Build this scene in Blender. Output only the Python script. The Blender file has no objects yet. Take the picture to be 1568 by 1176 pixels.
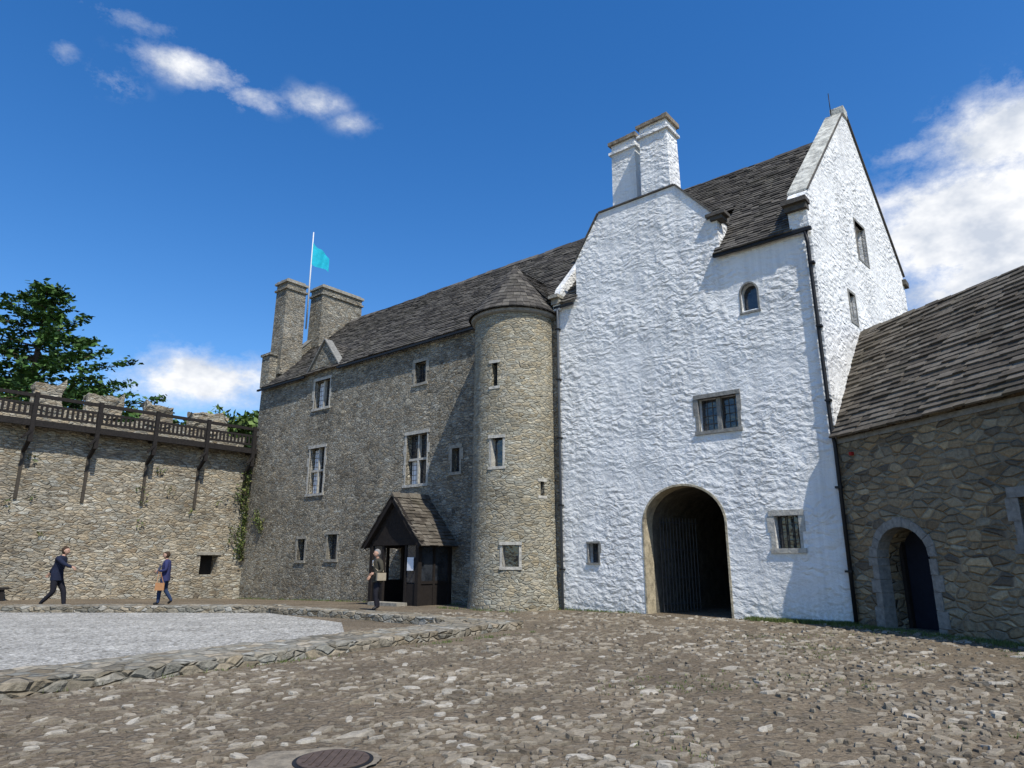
import bpy, math, random
import numpy as np
from mathutils import Vector, Matrix, noise
random.seed(7); rng=np.random.default_rng(7)
scene=bpy.context.scene
COL=bpy.context.collection
# ------------------------------------------------------------------ frames
R=(8.15,16.95); A=math.radians(-40)
CA=(math.cos(A),math.sin(A)); CB=(-math.sin(A),math.cos(A))
def F2W(x,y,z=0): return (R[0]+x*CA[0]+y*CB[0], R[1]+x*CA[1]+y*CB[1], z)
def W2F(X,Y):
    dx,dy=X-R[0],Y-R[1]; return (dx*CA[0]+dy*CA[1], dx*CB[0]+dy*CB[1])
def empty(name,loc=(0,0,0),rz=0):
    o=bpy.data.objects.new(name,None); COL.objects.link(o); o.location=loc; o.rotation_euler=(0,0,rz); o.empty_display_size=.3
    return o
def castle(name): return empty(name,(R[0],R[1],0),A)
# ------------------------------------------------------------------ materials
def newmat(name):
    m=bpy.data.materials.new(name); m.use_nodes=True; nt=m.node_tree
    for n in list(nt.nodes): nt.nodes.remove(n)
    out=nt.nodes.new('ShaderNodeOutputMaterial'); b=nt.nodes.new('ShaderNodeBsdfPrincipled')
    nt.links.new(b.outputs[0],out.inputs[0]); b.inputs['Roughness'].default_value=.9
    b.inputs['Specular IOR Level'].default_value=.25
    return m,nt,b
def N(nt,t,**k):
    n=nt.nodes.new(t)
    for a,v in k.items():
        if a.startswith('i_'): n.inputs[a[2:].replace('_',' ')].default_value=v
        else: setattr(n,a,v)
    return n
def ramp(nt,fac,stops,interp='LINEAR'):
    r=nt.nodes.new('ShaderNodeValToRGB'); r.color_ramp.interpolation=interp
    e=r.color_ramp.elements
    while len(e)<len(stops): e.new(.5)
    for i,(p,c) in enumerate(stops):
        e[i].position=p; e[i].color=(c[0],c[1],c[2],1) if hasattr(c,'__len__') else (c,c,c,1)
    nt.links.new(fac,r.inputs[0]); return r.outputs[0]
def mix(nt,f,a,b,mode='MIX'):
    m=nt.nodes.new('ShaderNodeMix'); m.data_type='RGBA'; m.blend_type=mode
    for s,v in ((0,f),(6,a),(7,b)):
        if hasattr(v,'links'): nt.links.new(v,m.inputs[s])
        elif hasattr(v,'__len__'): m.inputs[s].default_value=(v[0],v[1],v[2],1)
        else: m.inputs[s].default_value=v
    return m.outputs[2]
def math_(nt,op,a,b=0.,c=0.):
    m=nt.nodes.new('ShaderNodeMath'); m.operation=op
    for s,v in ((0,a),(1,b),(2,c)):
        if hasattr(v,'links'): nt.links.new(v,m.inputs[s])
        else: m.inputs[s].default_value=v
    return m.outputs[0]
def coords(nt,scale=(1,1,1),distort=0.,dscale=2.):
    tc=N(nt,'ShaderNodeTexCoord'); mp=N(nt,'ShaderNodeMapping'); mp.inputs['Scale'].default_value=scale
    src=tc.outputs['Object']
    if distort:
        nz=N(nt,'ShaderNodeTexNoise',i_Scale=dscale,i_Detail=2.); nt.links.new(src,nz.inputs['Vector'])
        s=N(nt,'ShaderNodeVectorMath',operation='SUBTRACT'); nt.links.new(nz.outputs['Color'],s.inputs[0]); s.inputs[1].default_value=(.5,.5,.5)
        m=N(nt,'ShaderNodeVectorMath',operation='SCALE'); nt.links.new(s.outputs[0],m.inputs[0]); m.inputs['Scale'].default_value=distort
        ad=N(nt,'ShaderNodeVectorMath',operation='ADD'); nt.links.new(src,ad.inputs[0]); nt.links.new(m.outputs[0],ad.inputs[1]); src=ad.outputs[0]
    nt.links.new(src,mp.inputs['Vector']); return mp.outputs[0],tc.outputs['Object']
def noise_(nt,vec,scale,detail=4.,rough=.6):
    n=N(nt,'ShaderNodeTexNoise',i_Scale=scale,i_Detail=min(detail,4.),i_Roughness=rough); nt.links.new(vec,n.inputs['Vector']); return n.outputs['Fac']
def bump(nt,b,h,dist,strength=1.):
    bp=N(nt,'ShaderNodeBump',i_Strength=strength,i_Distance=dist); nt.links.new(h,bp.inputs['Height']); nt.links.new(bp.outputs[0],b.inputs['Normal'])
def rubble(name,c0,c1,c2,mortar,sc=(3.6,3.6,7.5),bd=.05,stain=(.55,1.1),edge=.07,lich=.0,dist=.16,warm=(1.12,1.,.84)):
    m,nt,b=newmat(name)
    v,raw=coords(nt,sc,dist,1.9)
    vo=N(nt,'ShaderNodeTexVoronoi',feature='F1',i_Scale=1.); nt.links.new(v,vo.inputs['Vector'])
    ve=N(nt,'ShaderNodeTexVoronoi',feature='DISTANCE_TO_EDGE',i_Scale=1.); nt.links.new(v,ve.inputs['Vector'])
    sp=N(nt,'ShaderNodeSeparateColor'); nt.links.new(vo.outputs['Color'],sp.inputs[0])
    col=ramp(nt,sp.outputs[0],[(0,c0),(.3,c1),(.75,c1),(1,c2)])
    col=mix(nt,1.,col,ramp(nt,sp.outputs[2],[(0,warm),(1,(.94,1.,1.06))]),'MULTIPLY')
    fine=noise_(nt,raw,14.,4.,.7)
    col=mix(nt,1.,col,ramp(nt,fine,[(.25,.6),(.75,1.35)]),'MULTIPLY')
    ed=ramp(nt,ve.outputs['Distance'],[(0,0),(edge,1)])
    nmask=noise_(nt,raw,2.3,3.)
    mf=math_(nt,'MULTIPLY',math_(nt,'SUBTRACT',1.,ed),ramp(nt,nmask,[(.35,.25),(.6,.9)]))
    col=mix(nt,mf,col,mortar)
    big=noise_(nt,raw,.35,4.,.7)
    col=mix(nt,1.,col,ramp(nt,big,[(.32,stain[0]),(.68,stain[1])]),'MULTIPLY')
    if lich>0:
        lz=noise_(nt,raw,1.3,4.,.75)
        col=mix(nt,ramp(nt,lz,[(.52,0),(.68,lich)]),col,(.47,.44,.36))
    nt.links.new(col,b.inputs['Base Color'])
    h=math_(nt,'ADD',math_(nt,'MULTIPLY',ramp(nt,ve.outputs['Distance'],[(0,0),(edge*2.2,1)]),math_(nt,'ADD',.5,sp.outputs[1])),math_(nt,'MULTIPLY',fine,.9))
    bump(nt,b,h,bd); return m
MAN=rubble('manor_stone',(.14,.127,.10),(.275,.252,.203),(.43,.40,.325),(.31,.287,.235),sc=(4.6,4.6,11.),bd=.05,lich=.6,stain=(.62,1.15),warm=(1.09,1.,.88))
TUR=rubble('turret_stone',(.22,.20,.15),(.34,.312,.24),(.46,.43,.34),(.37,.34,.27),sc=(4.6,4.6,12),bd=.035,stain=(.72,1.12),lich=.4,warm=(1.09,1.,.86))
CUR=rubble('curtain_stone',(.22,.185,.14),(.37,.33,.255),(.54,.50,.41),(.34,.30,.225),sc=(3.6,3.6,10.5),bd=.05,stain=(.6,1.15),lich=.4,warm=(1.1,1.,.86))
RNG=rubble('outbuilding_stone',(.12,.10,.075),(.26,.215,.145),(.42,.355,.24),(.22,.19,.14),sc=(2.9,2.9,6.4),bd=.045,stain=(.7,1.2),dist=.1,edge=.06)
LOW=rubble('low_wall_stone',(.14,.125,.095),(.25,.23,.185),(.40,.375,.32),(.17,.15,.11),sc=(4.2,4.2,9.),bd=.035,stain=(.7,1.15),lich=.35)
def plainmat(name,c,var=.25,ns=6.,bd=.01,rough=.85,metal=0.,spec=.25):
    m,nt,b=newmat(name); v,raw=coords(nt)
    n=noise_(nt,raw,ns,4.,.7)
    nt.links.new(mix(nt,1.,c,ramp(nt,n,[(.25,1-var),(.75,1+var)]),'MULTIPLY'),b.inputs['Base Color'])
    b.inputs['Roughness'].default_value=rough; b.inputs['Metallic'].default_value=metal; b.inputs['Specular IOR Level'].default_value=spec
    if bd: bump(nt,b,n,bd)
    return m
DRESS=plainmat('dressed_stone',(.28,.26,.215),.45,7,.03)
DRESS3=plainmat('pale_dressed_stone',(.41,.39,.34),.4,7,.03)
DRESS2=plainmat('dressed_grey_stone',(.21,.205,.185),.4,9,.02)
TIMB=plainmat('weathered_timber',(.020,.017,.015),.6,12,.01)
TIMB2=plainmat('porch_timber',(.018,.014,.012),.4,12,.01)
BLACK=plainmat('black_iron',(.014,.014,.015),.3,8,.002,.5)
GREYP=plainmat('grey_pipe',(.12,.13,.14),.2,8,.002,.5)
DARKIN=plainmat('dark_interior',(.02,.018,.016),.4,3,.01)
PAPER=plainmat('paper',(.75,.76,.78),.03,5,0)
BROWNF=plainmat('window_frame',(.10,.085,.07),.3,10,.004)
CAPM=plainmat('chimney_cap_stone',(.22,.18,.13),.6,7,.03)
def glassmat():
    m,nt,b=newmat('window_glass'); v,raw=coords(nt)
    n=noise_(nt,raw,3.,3.)
    nt.links.new(ramp(nt,n,[(.3,(.012,.014,.018)),(.7,(.045,.05,.058))]),b.inputs['Base Color'])
    b.inputs['Roughness'].default_value=.1; b.inputs['Specular IOR Level'].default_value=.9
    bump(nt,b,n,.02); return m
GLASS=glassmat()
def whitemat():
    m,nt,b=newmat('whitewashed_render')
    v,raw=coords(nt,(4.4,4.4,7.2),.35,1.9)
    vo=N(nt,'ShaderNodeTexVoronoi',feature='SMOOTH_F1',i_Scale=1.); vo.inputs['Smoothness'].default_value=.6; nt.links.new(v,vo.inputs['Vector'])
    nb=noise_(nt,v,1.1,3.,.55)
    f=noise_(nt,raw,13.,4.,.65); g=noise_(nt,raw,.5,4.,.6)
    smooth=ramp(nt,noise_(nt,raw,.42,2.),[(.38,.3),(.58,1)])
    st=N(nt,'ShaderNodeMapping'); st.inputs['Scale'].default_value=(2.5,2.5,.18); nt.links.new(raw,st.inputs['Vector'])
    streak=noise_(nt,st.outputs[0],1.,4.,.7)
    col=mix(nt,1.,(.79,.785,.755),ramp(nt,streak,[(.3,.80),(.55,1.)]),'MULTIPLY')
    col=mix(nt,1.,col,ramp(nt,g,[(.3,.88),(.6,1.)]),'MULTIPLY')
    sx=N(nt,'ShaderNodeSeparateXYZ'); nt.links.new(raw,sx.inputs[0])
    low=math_(nt,'MULTIPLY',ramp(nt,math_(nt,'MULTIPLY',sx.outputs[2],.5),[(0,1),(.5,0)]),ramp(nt,f,[(.4,0),(.7,.75)]))
    col=mix(nt,low,col,(.40,.38,.30))
    nt.links.new(col,b.inputs['Base Color'])
    h=math_(nt,'ADD',math_(nt,'MULTIPLY',math_(nt,'SUBTRACT',1.,vo.outputs['Distance']),.5),math_(nt,'MULTIPLY',nb,.9))
    h=math_(nt,'ADD',math_(nt,'MULTIPLY',h,smooth),math_(nt,'MULTIPLY',f,.22))
    bump(nt,b,h,.12); return m
WHITE=whitemat()
def slatemat(name,c0,c1,c2,l0=.27):
    m,nt,b=newmat(name); v,raw=coords(nt)
    g=N(nt,'ShaderNodeNewGeometry')
    col=ramp(nt,g.outputs['Random Per Island'],[(0,c0),(.5,c1),(1,c2)])
    n=noise_(nt,raw,7.,4.,.75)
    col=mix(nt,1.,col,ramp(nt,n,[(.25,.6),(.75,1.4)]),'MULTIPLY')
    l=noise_(nt,raw,1.6,4.,.8)
    col=mix(nt,ramp(nt,l,[(.56,0),(.68,.45)]),col,(l0,l0*.95,l0*.78))
    g2=noise_(nt,raw,.6,4.,.7)
    col=mix(nt,ramp(nt,g2,[(.55,0),(.75,.35)]),col,(.07,.066,.035))
    nt.links.new(col,b.inputs['Base Color']); bump(nt,b,n,.02); return m
SLATE=slatemat('stone_slate_grey',(.042,.038,.034),(.078,.07,.06),(.13,.118,.10),.18)
SLATEB=slatemat('stone_slate_brown',(.055,.046,.035),(.10,.085,.066),(.155,.135,.108),.17)
# ------------------------------------------------------------------ mesh helpers
def mk(name,verts,faces,mat,parent=None,smooth=False):
    me=bpy.data.meshes.new(name); me.from_pydata([tuple(v) for v in verts],[],faces); me.update()
    o=bpy.data.objects.new(name,me); COL.objects.link(o)
    if mat: me.materials.append(mat)
    if parent: o.parent=parent
    if smooth:
        for p in me.polygons: p.use_smooth=True
    return o
def fixn(me):
    import bmesh
    bm=bmesh.new(); bm.from_mesh(me); bmesh.ops.recalc_face_normals(bm,faces=bm.faces); bm.to_mesh(me); bm.free()
BF=[(0,3,2,1),(4,5,6,7),(0,1,5,4),(1,2,6,5),(2,3,7,6),(3,0,4,7)]
def bv(x0,x1,y0,y1,z0,z1): return [(x0,y0,z0),(x1,y0,z0),(x1,y1,z0),(x0,y1,z0),(x0,y0,z1),(x1,y0,z1),(x1,y1,z1),(x0,y1,z1)]
def boxes(name,lst,mat,parent=None):
    V=[];Fc=[]
    for b in lst:
        k=len(V); V+=bv(*b); Fc+=[tuple(i+k for i in f) for f in BF]
    return mk(name,V,Fc,mat,parent)
def beam(V,Fc,p,q,w,h=None):
    p=Vector(p);q=Vector(q);h=h or w;d=(q-p).normalized()
    up=Vector((0,0,1)) if abs(d.z)<.95 else Vector((0,1,0))
    s=d.cross(up).normalized()*w/2; u=s.cross(d).normalized()*h/2
    k=len(V)
    for e in (p,q): V+= [tuple(e-s-u),tuple(e+s-u),tuple(e+s+u),tuple(e-s+u)]
    Fc+=[tuple(i+k for i in f) for f in [(0,3,2,1),(4,5,6,7),(0,1,5,4),(1,2,6,5),(2,3,7,6),(3,0,4,7)]]
def beams(name,lst,mat,parent=None):
    V=[];Fc=[]
    for b in lst: beam(V,Fc,*b)
    o=mk(name,V,Fc,mat,parent); fixn(o.data); return o
def tube(name,pts,r,mat,parent=None,n=10):
    V=[];Fc=[]
    pts=[Vector(p) for p in pts]
    for i,p in enumerate(pts):
        d=(pts[min(i+1,len(pts)-1)]-pts[max(i-1,0)]).normalized()
        up=Vector((0,1,0)) if abs(d.y)<.9 else Vector((1,0,0))
        a=d.cross(up).normalized(); b=d.cross(a)
        rr=r[i] if hasattr(r,'__len__') else r
        for j in range(n):
            t=2*math.pi*j/n; V.append(tuple(p+a*rr*math.cos(t)+b*rr*math.sin(t)))
    for i in range(len(pts)-1):
        for j in range(n):
            j2=(j+1)%n; Fc.append((i*n+j,i*n+j2,(i+1)*n+j2,(i+1)*n+j))
    Fc.append(tuple(range(n))); Fc.append(tuple((len(pts)-1)*n+j for j in range(n)))
    o=mk(name,V,Fc,mat,parent,True); fixn(o.data); return o
def prism(name,poly,y0,y1,mat,parent=None,axis='y'):
    n=len(poly)
    if axis=='y': V=[(a,y0,b) for a,b in poly]+[(a,y1,b) for a,b in poly]
    else: V=[(y0,a,b) for a,b in poly]+[(y1,a,b) for a,b in poly]
    Fc=[tuple(range(n)),tuple(range(2*n-1,n-1,-1))]+[(i,(i+1)%n,n+(i+1)%n,n+i) for i in range(n)]
    o=mk(name,V,Fc,mat,parent); fixn(o.data); return o
def cut(o,cutters):
    par=o.parent; o.parent=None
    V=[];Fc=[]
    for c in cutters:
        k=len(V); V+=[tuple(v.co) for v in c.data.vertices]; Fc+=[tuple(i+k for i in p.vertices) for p in c.data.polygons]
        bpy.data.objects.remove(c)
    cc=mk('tmpcut',V,Fc,None); fixn(cc.data)
    md=o.modifiers.new('b','BOOLEAN'); md.object=cc; md.operation='DIFFERENCE'; md.solver='EXACT'
    bpy.context.view_layer.update()
    me=bpy.data.meshes.new_from_object(o.evaluated_get(bpy.context.evaluated_depsgraph_get()))
    o.modifiers.clear(); o.data=me; bpy.data.objects.remove(cc); o.parent=par
def bc(x0,x1,z0,z1,d=.35,y=-.3): return prism('c',[(x0,z0),(x1,z0),(x1,z1),(x0,z1)],y,d,None)
def archpts(x0,x1,z0,zs,zc,n=18):
    cx=(x0+x1)/2; hw=(x1-x0)/2
    return [(x1,z0)]+[(cx+hw*math.cos(math.pi*i/n),zs+(zc-zs)*math.sin(math.pi*i/n)) for i in range(n+1)]+[(x0,z0)]
def ring(name,outer,inner,y0,y1,mat,parent):
    n=len(outer); V=[(a,y0,b) for a,b in outer]+[(a,y0,b) for a,b in inner]+[(a,y1,b) for a,b in outer]+[(a,y1,b) for a,b in inner]
    Fc=[]
    for i in range(n-1):
        j=i+1
        Fc+=[(i,j,n+j,n+i),(2*n+i,3*n+i,3*n+j,2*n+j),(i,2*n+i,2*n+j,j),(n+i,n+j,3*n+j,3*n+i)]
    Fc+=[(0,n,3*n,2*n),(n-1,3*n-1,4*n-1,2*n-1)]
    o=mk(name,V,Fc,mat,parent); fixn(o.data); return o
def window(par,i,x0,x1,z0,z1,nx=1,nz=1,sur=.13,mat=DRESS,depth=.3,mull=.09,proud=.012,mm=None,lead=True):
    g=boxes('glass_%d'%i,[(x0,x1,depth-.03,depth-.01,z0,z1)],GLASS,par)
    rj=lambda:random.uniform(-.03,.03)
    L=[];nj=max(2,int((z1-z0)/.35))
    for k in range(nj):
        a=z0+(z1-z0)*k/nj;b=z0+(z1-z0)*(k+1)/nj-.006
        e=sur*(1.5 if k%2 else .8)
        L+=[(x0-e+rj(),x0,-proud-random.random()*.01,.12,a,b),(x1,x1+e+rj(),-proud-random.random()*.01,.12,a,b)]
    L+=[(x0-sur*1.2,x1+sur*1.2,-proud-.02,.12,z1,z1+sur*1.2),(x0-sur*1.2,x1+sur*1.2,-proud-.04,.12,z0-sur,z0)]
    boxes('stone_surround_%d'%i,L,mat,par)
    M=[]
    for k in range(1,nx):
        x=x0+(x1-x0)*k/nx; M.append((x-mull/2,x+mull/2,.1,.24,z0,z1))
    xs=[x0+(x1-x0)*k/nx for k in range(nx+1)]
    for k in range(1,nz):
        z=z0+(z1-z0)*k/nz
        for a,b in zip(xs[:-1],xs[1:]): M.append((a+mull/2,b-mull/2,.1,.24,z-mull/2,z+mull/2))
    if M: boxes('mullions_%d'%i,M,mm or mat,par)
    if lead:
        Lb=[]
        n1=max(2,int((x1-x0)/.16)); n2=max(2,int((z1-z0)/.2))
        for k in range(1,n1): x=x0+(x1-x0)*k/n1; Lb.append((x-.008,x+.008,.255,.265,z0,z1))
        for k in range(1,n2): z=z0+(z1-z0)*k/n2; Lb.append((x0,x1,.244,.254,z-.008,z+.008))
        boxes('leading_%d'%i,Lb,BROWNF,par)
def slates(name,parent,mat,O,U,Vd,L,S,ch=.2,w=.3,lim=None,th=.035,seed=1):
    rnd=random.Random(seed)
    O=Vector(O);U=Vector(U).normalized();Vd=Vector(Vd).normalized();Nn=U.cross(Vd).normalized()
    if Nn.z<0: Nn=-Nn
    V=[];Fc=[]
    rows=int(math.ceil(S/ch))
    for i in range(rows):
        v0=i*ch; v1=min(v0+ch*1.3,S)
        lo,hi=(0,L) if lim is None else lim(v0)
        x=lo-rnd.random()*w*.3
        while x<hi:
            ww=w*rnd.uniform(.55,1.5); a=max(x,lo+rnd.uniform(-.02,.02)); b=min(x+ww-.008,hi+rnd.uniform(-.02,.02)); x+=ww
            if b-a<.03: continue
            j0=rnd.uniform(-.025,.012); t=th*rnd.uniform(.7,1.5); lift=rnd.uniform(.01,.03); sl=rnd.uniform(-.01,.01)
            sag=.05*noise.noise(Vector(((O+U*a).dot(U)*.3,v0*.4,seed)))
            def P(xx,vv,nn): return tuple(O+U*xx+Vd*vv+Nn*(nn+sag))
            k=len(V)
            V+=[P(a,v0+j0,lift),P(b,v0+j0+sl,lift),P(b,v1,.0),P(a,v1,.0),P(a,v0+j0,lift+t),P(b,v0+j0+sl,lift+t),P(b,v1,t*.5),P(a,v1,t*.5)]
            Fc+=[(k+4,k+5,k+6,k+7),(k,k+1,k+5,k+4),(k+1,k+2,k+6,k+5),(k+3,k,k+4,k+7)]
    o=mk(name,V,Fc,mat,parent); fixn(o.data); return o
def ridge(name,parent,p,q,mat,w=.2,seg=.45):
    p=Vector(p);q=Vector(q);d=q-p;L=d.length;d.normalize();s=d.cross(Vector((0,0,1))).normalized()
    V=[];Fc=[];x=0
    while x<L:
        x2=min(x+seg*random.uniform(.8,1.2),L); dz=random.uniform(-.02,.02)+.04*noise.noise(Vector((x*.3,0,0)))
        a=p+d*(x+.006);b=p+d*(x2-.006);k=len(V)
        for e in(a,b): V+=[tuple(e-s*w+Vector((0,0,-w*.9+dz))),tuple(e+Vector((0,0,.06+dz))),tuple(e+s*w+Vector((0,0,-w*.9+dz))),tuple(e+Vector((0,0,-.08+dz)))]
        Fc+=[(k,k+1,k+5,k+4),(k+1,k+2,k+6,k+5),(k,k+3,k+2,k+1),(k+4,k+5,k+6,k+7)]
        x=x2
    return mk(name,V,Fc,mat,parent)
def stack(name,x0,x1,y0,y1,z0,z1,mat,par,cap=CAPM,taper=.04):
    V=[(x0,y0,z0),(x1,y0,z0),(x1,y1,z0),(x0,y1,z0),(x0+taper,y0+taper,z1),(x1-taper,y0+taper,z1),(x1-taper,y1-taper,z1),(x0+taper,y1-taper,z1)]
    mk(name,V,BF,mat,par)
    boxes(name+'_band',[(x0-.05,x1+.05,y0-.05,y1+.05,z1-.40,z1-.3)],mat,par)
    L=[]
    for k in range(6):
        a=x0-.06+(x1-x0+.12)*k/6;b=x0-.06+(x1-x0+.12)*(k+1)/6-.01
        L.append((a,b,y0-.06,y1+.06,z1,z1+random.uniform(.07,.16)))
    L.append((x0+.08,x1-.08,y0+.08,y1-.08,z1+.17,z1+.24))
    L.append((x0+.04,x1-.04,y0+.04,y1-.04,z1+.01,z1+.165))
    boxes(name+'_cap',L,cap,par)
# ------------------------------------------------------------------ GATEHOUSE
G=castle('white_gatehouse')
SP=.07
def sx(y): return SP*y
V=[(-8.6,0,-.5),(0,0,-.5),(sx(9),9,-.5),(-8.6,9,-.5),(-8.6,0,10.33),(0,0,10.33),(sx(9),9,10.33),(-8.6,9,10.33)]
body=mk('walls',V,BF,WHITE,G)
AX=(-5.62,-3.02)
cs=[prism('c',archpts(AX[0],AX[1],-.6,2.5,3.62),-.3,6.5,None),
    prism('c',archpts(-2.08,-1.62,8.34,8.85,9.14),-.3,.3,None),
    bc(-3.62,-2.47,5.05,6.0),bc(-1.74,-1.13,1.78,2.6),bc(-7.55,-7.17,1.42,2.0)]
cut(body,cs)
inner=archpts(AX[0]+.055,AX[1]-.055,-.1,2.48,3.56); outer=archpts(AX[0]+.002,AX[1]-.002,-.1,2.5,3.618)
ring('arch_reveal_stones',outer,inner,-.015,.5,plainmat('tan_reveal_stone',(.38,.325,.225),.5,4,.05),G)
ri=archpts(AX[0]+.03,AX[1]-.03,-.1,2.5,3.59); ro=archpts(AX[0]+.003,AX[1]-.003,-.1,2.5,3.617)
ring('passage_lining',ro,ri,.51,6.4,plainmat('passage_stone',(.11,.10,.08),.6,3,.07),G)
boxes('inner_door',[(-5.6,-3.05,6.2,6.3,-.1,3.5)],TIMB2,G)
IRG=plainmat('grey_iron',(.05,.052,.056),.3,8,.002,.5)
gb=[]
for k in range(12):
    y=.72+k*.125; x=-5.42+.045*k; gb.append(((x,y,.02),(x,y,2.75),.022))
for z in (.25,1.0,1.8,2.6): gb.append(((-5.43,.7,z),(-4.9,2.12,z),.045,.03))
beams('iron_gate_leaf',gb,IRG,G)
gb=[]
for k in range(12):
    y=.72+k*.125; x=-3.2-.02*k; gb.append(((x,y,.02),(x,y,2.75),.022))
for z in (.25,1.0,1.8,2.6): gb.append(((-3.2,.7,z),(-3.44,2.12,z),.045,.03))
beams('iron_gate_leaf_2',gb,IRG,G)
window(G,1,-3.62,-2.47,5.05,6.0,2,1,.1,DRESS2,.3,.12)
window(G,2,-1.74,-1.13,1.78,2.6,1,1,.12,DRESS3,.3)
boxes('window_bars',[(-1.74+.61*k/4-.012,-1.74+.61*k/4+.012,.08,.105,1.78,2.6) for k in range(1,4)],BLACK,G)
window(G,3,-7.55,-7.17,1.42,2.0,1,1,.05,DRESS2,.3)
ring('arched_window_surround',archpts(-2.13,-1.57,8.28,8.85,9.19),archpts(-2.08,-1.62,8.28,8.85,9.14),-.015,.1,DRESS2,G)
boxes('arched_window_glass',[(-2.1,-1.6,.24,.26,8.3,9.2)],GLASS,G)
boxes('arched_window_sill',[(-2.15,-1.55,-.03,.1,8.24,8.3)],DRESS2,G)
gab=[(-.12,10.3),(-.2,11.15),(.05,11.45),(4.35,16.15),(4.7,16.15),(9.1,11.7),(9.1,10.3)]
n=len(gab)
V=[(sx(a)+.005,a,b) for a,b in gab]+[(sx(a)-.5,a,b) for a,b in gab]
g=mk('gable_wall',V,[tuple(range(n)),tuple(range(2*n-1,n-1,-1))]+[(i,(i+1)%n,n+(i+1)%n,n+i) for i in range(n)],WHITE,G); fixn(g.data)
def sidebox(name,y0,y1,z0,z1,xo0,xo1,mat):
    V=[]
    for z in(z0,z1):
        V+=[(sx(y0)+xo0,y0,z),(sx(y0)+xo1,y0,z),(sx(y1)+xo1,y1,z),(sx(y1)+xo0,y1,z)]
    return mk(name,V,BF,mat,None)
cut(g,[sidebox('c',4.0,4.95,10.75,12.05,-.3,.3,None)])
cut(body,[sidebox('c',2.5,3.0,8.25,9.15,-.3,.3,None),sidebox('c',6.9,7.3,8.6,9.2,-.3,.3,None)])
for nm,a in (('side_glass',(4.0,4.95,10.75,12.05)),('side_glass_2',(2.5,3.0,8.25,9.15)),('side_glass_3',(6.9,7.3,8.6,9.2))):
    o=sidebox(nm,a[0],a[1],a[2],a[3],-.29,-.26,GLASS); o.parent=G
    for q,(b0,b1,c0,c1_) in enumerate([(a[0]-.07,a[0],a[2],a[3]),(a[1],a[1]+.07,a[2],a[3]),(a[0]-.07,a[1]+.07,a[3],a[3]+.08),(a[0]-.07,a[1]+.07,a[2]-.08,a[2])]):
        o=sidebox(nm.replace('glass','surround')+'_%d'%q,b0,b1,c0,c1_,-.1,.02,DRESS2); o.parent=G
o=sidebox('side_mullion',4.43,4.52,10.75,12.05,-.2,-.1,BROWNF); o.parent=G
prism('left_gable_wall',[(-.15,9.9),(-.2,10.3),(0,10.75),(4.35,15.75),(4.65,15.75),(9.1,10.9),(9.1,9.9)],-8.62,-8.36,WHITE,G,'x')
def coping(name,pts,x0f,x1f,mat,par,t=.06,lo=.004):
    V=[];Fc=[]
    for (a,b),(c,d) in zip(pts[:-1],pts[1:]):
        k=len(V)
        for (yy,zz) in ((a,b),(c,d)):
            V+=[(x0f(yy),yy,zz+lo),(x1f(yy),yy,zz+lo),(x1f(yy),yy,zz+t),(x0f(yy),yy,zz+t)]
        Fc+=[tuple(i+k for i in f) for f in [(0,3,2,1),(4,5,6,7),(0,1,5,4),(1,2,6,5),(2,3,7,6),(3,0,4,7)]]
    o=mk(name,V,Fc,mat,par); fixn(o.data)
WCOP=plainmat('lichened_white_coping',(.46,.45,.39),.7,4,.06)
coping('gable_coping',[(.02,11.43),(4.35,16.15)],lambda y:sx(y)-.53,lambda y:sx(y)+.0,WCOP,G,.07)
coping('gable_coping_edge',[(.02,11.43),(4.35,16.15)],lambda y:sx(y)+.002,lambda y:sx(y)+.05,SLATE,G,.05)
coping('gable_coping_back',[(4.7,16.15),(9.15,11.66)],lambda y:sx(y)-.53,lambda y:sx(y)+.07,SLATE,G)
boxes('gable_finial',[(-.05,.38,4.3,4.78,16.1,16.42)],WCOP,G)
tube('lightning_rod',[(.0,4.2,16.1),(.0,4.2,17.0)],.014,BLACK,G,6)
boxes('kneeler',[(-.6,.06,-.42,-.02,10.95,11.08),(-.56,.02,-.3,-.02,10.78,10.95)],SLATE,G)
boxes('kneeler_back',[(sx(9)-.5,sx(9)+.12,8.9,9.45,11.3,11.5),(sx(9)-.5,sx(9)+.06,8.95,9.25,9.3,9.5)],SLATE,G)
boxes('left_kneeler',[(-8.7,-8.3,-.36,-.0,10.3,10.42),(-8.66,-8.34,-.24,-.0,10.1,10.3)],DRESS,G)
prism('roof_core',[(0.02,10.3),(4.5,15.35),(8.98,10.3)],-8.35,-.3,SLATE,G,'x')
dv=Vector((0,4.7,5.3)).normalized()
slates('front_roof_slates',G,SLATE,(-2.72,-.2,10.22),(1,0,0),dv,2.25,6.92,.17,.28,seed=3)
slates('front_roof_slates_left',G,SLATE,(-8.35,-.14,10.1),(1,0,0),dv,.62,6.92,.17,.28,seed=4)
slates('front_roof_slates_mid',G,SLATE,(-7.73,1.9,12.58),(1,0,0),dv,5.0,3.85,.17,.28,seed=5)
slates('back_roof_slates',G,SLATE,(-8.35,9.2,10.22),(1,0,0),Vector((0,-4.7,5.3)),8.3,6.95,.3,.5,seed=6)
ridge('ridge_stones',G,(-8.3,4.5,15.52),(-.2,4.5,15.52),SLATE)
cg=[(-7.75,10.0),(-7.75,11.55),(-6.75,13.05),(-3.9,13.05),(-2.6,11.5),(-2.6,10.28),(-2.7,10.0)]
prism('chimney_gable_wall',cg,.003,.75,WHITE,G)
prism('cross_roof_core',[(-7.7,10.4),(-7.7,11.4),(-6.72,12.9),(-3.93,12.9),(-2.65,11.35),(-2.65,10.4)],.76,3.6,SLATE,G)
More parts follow.
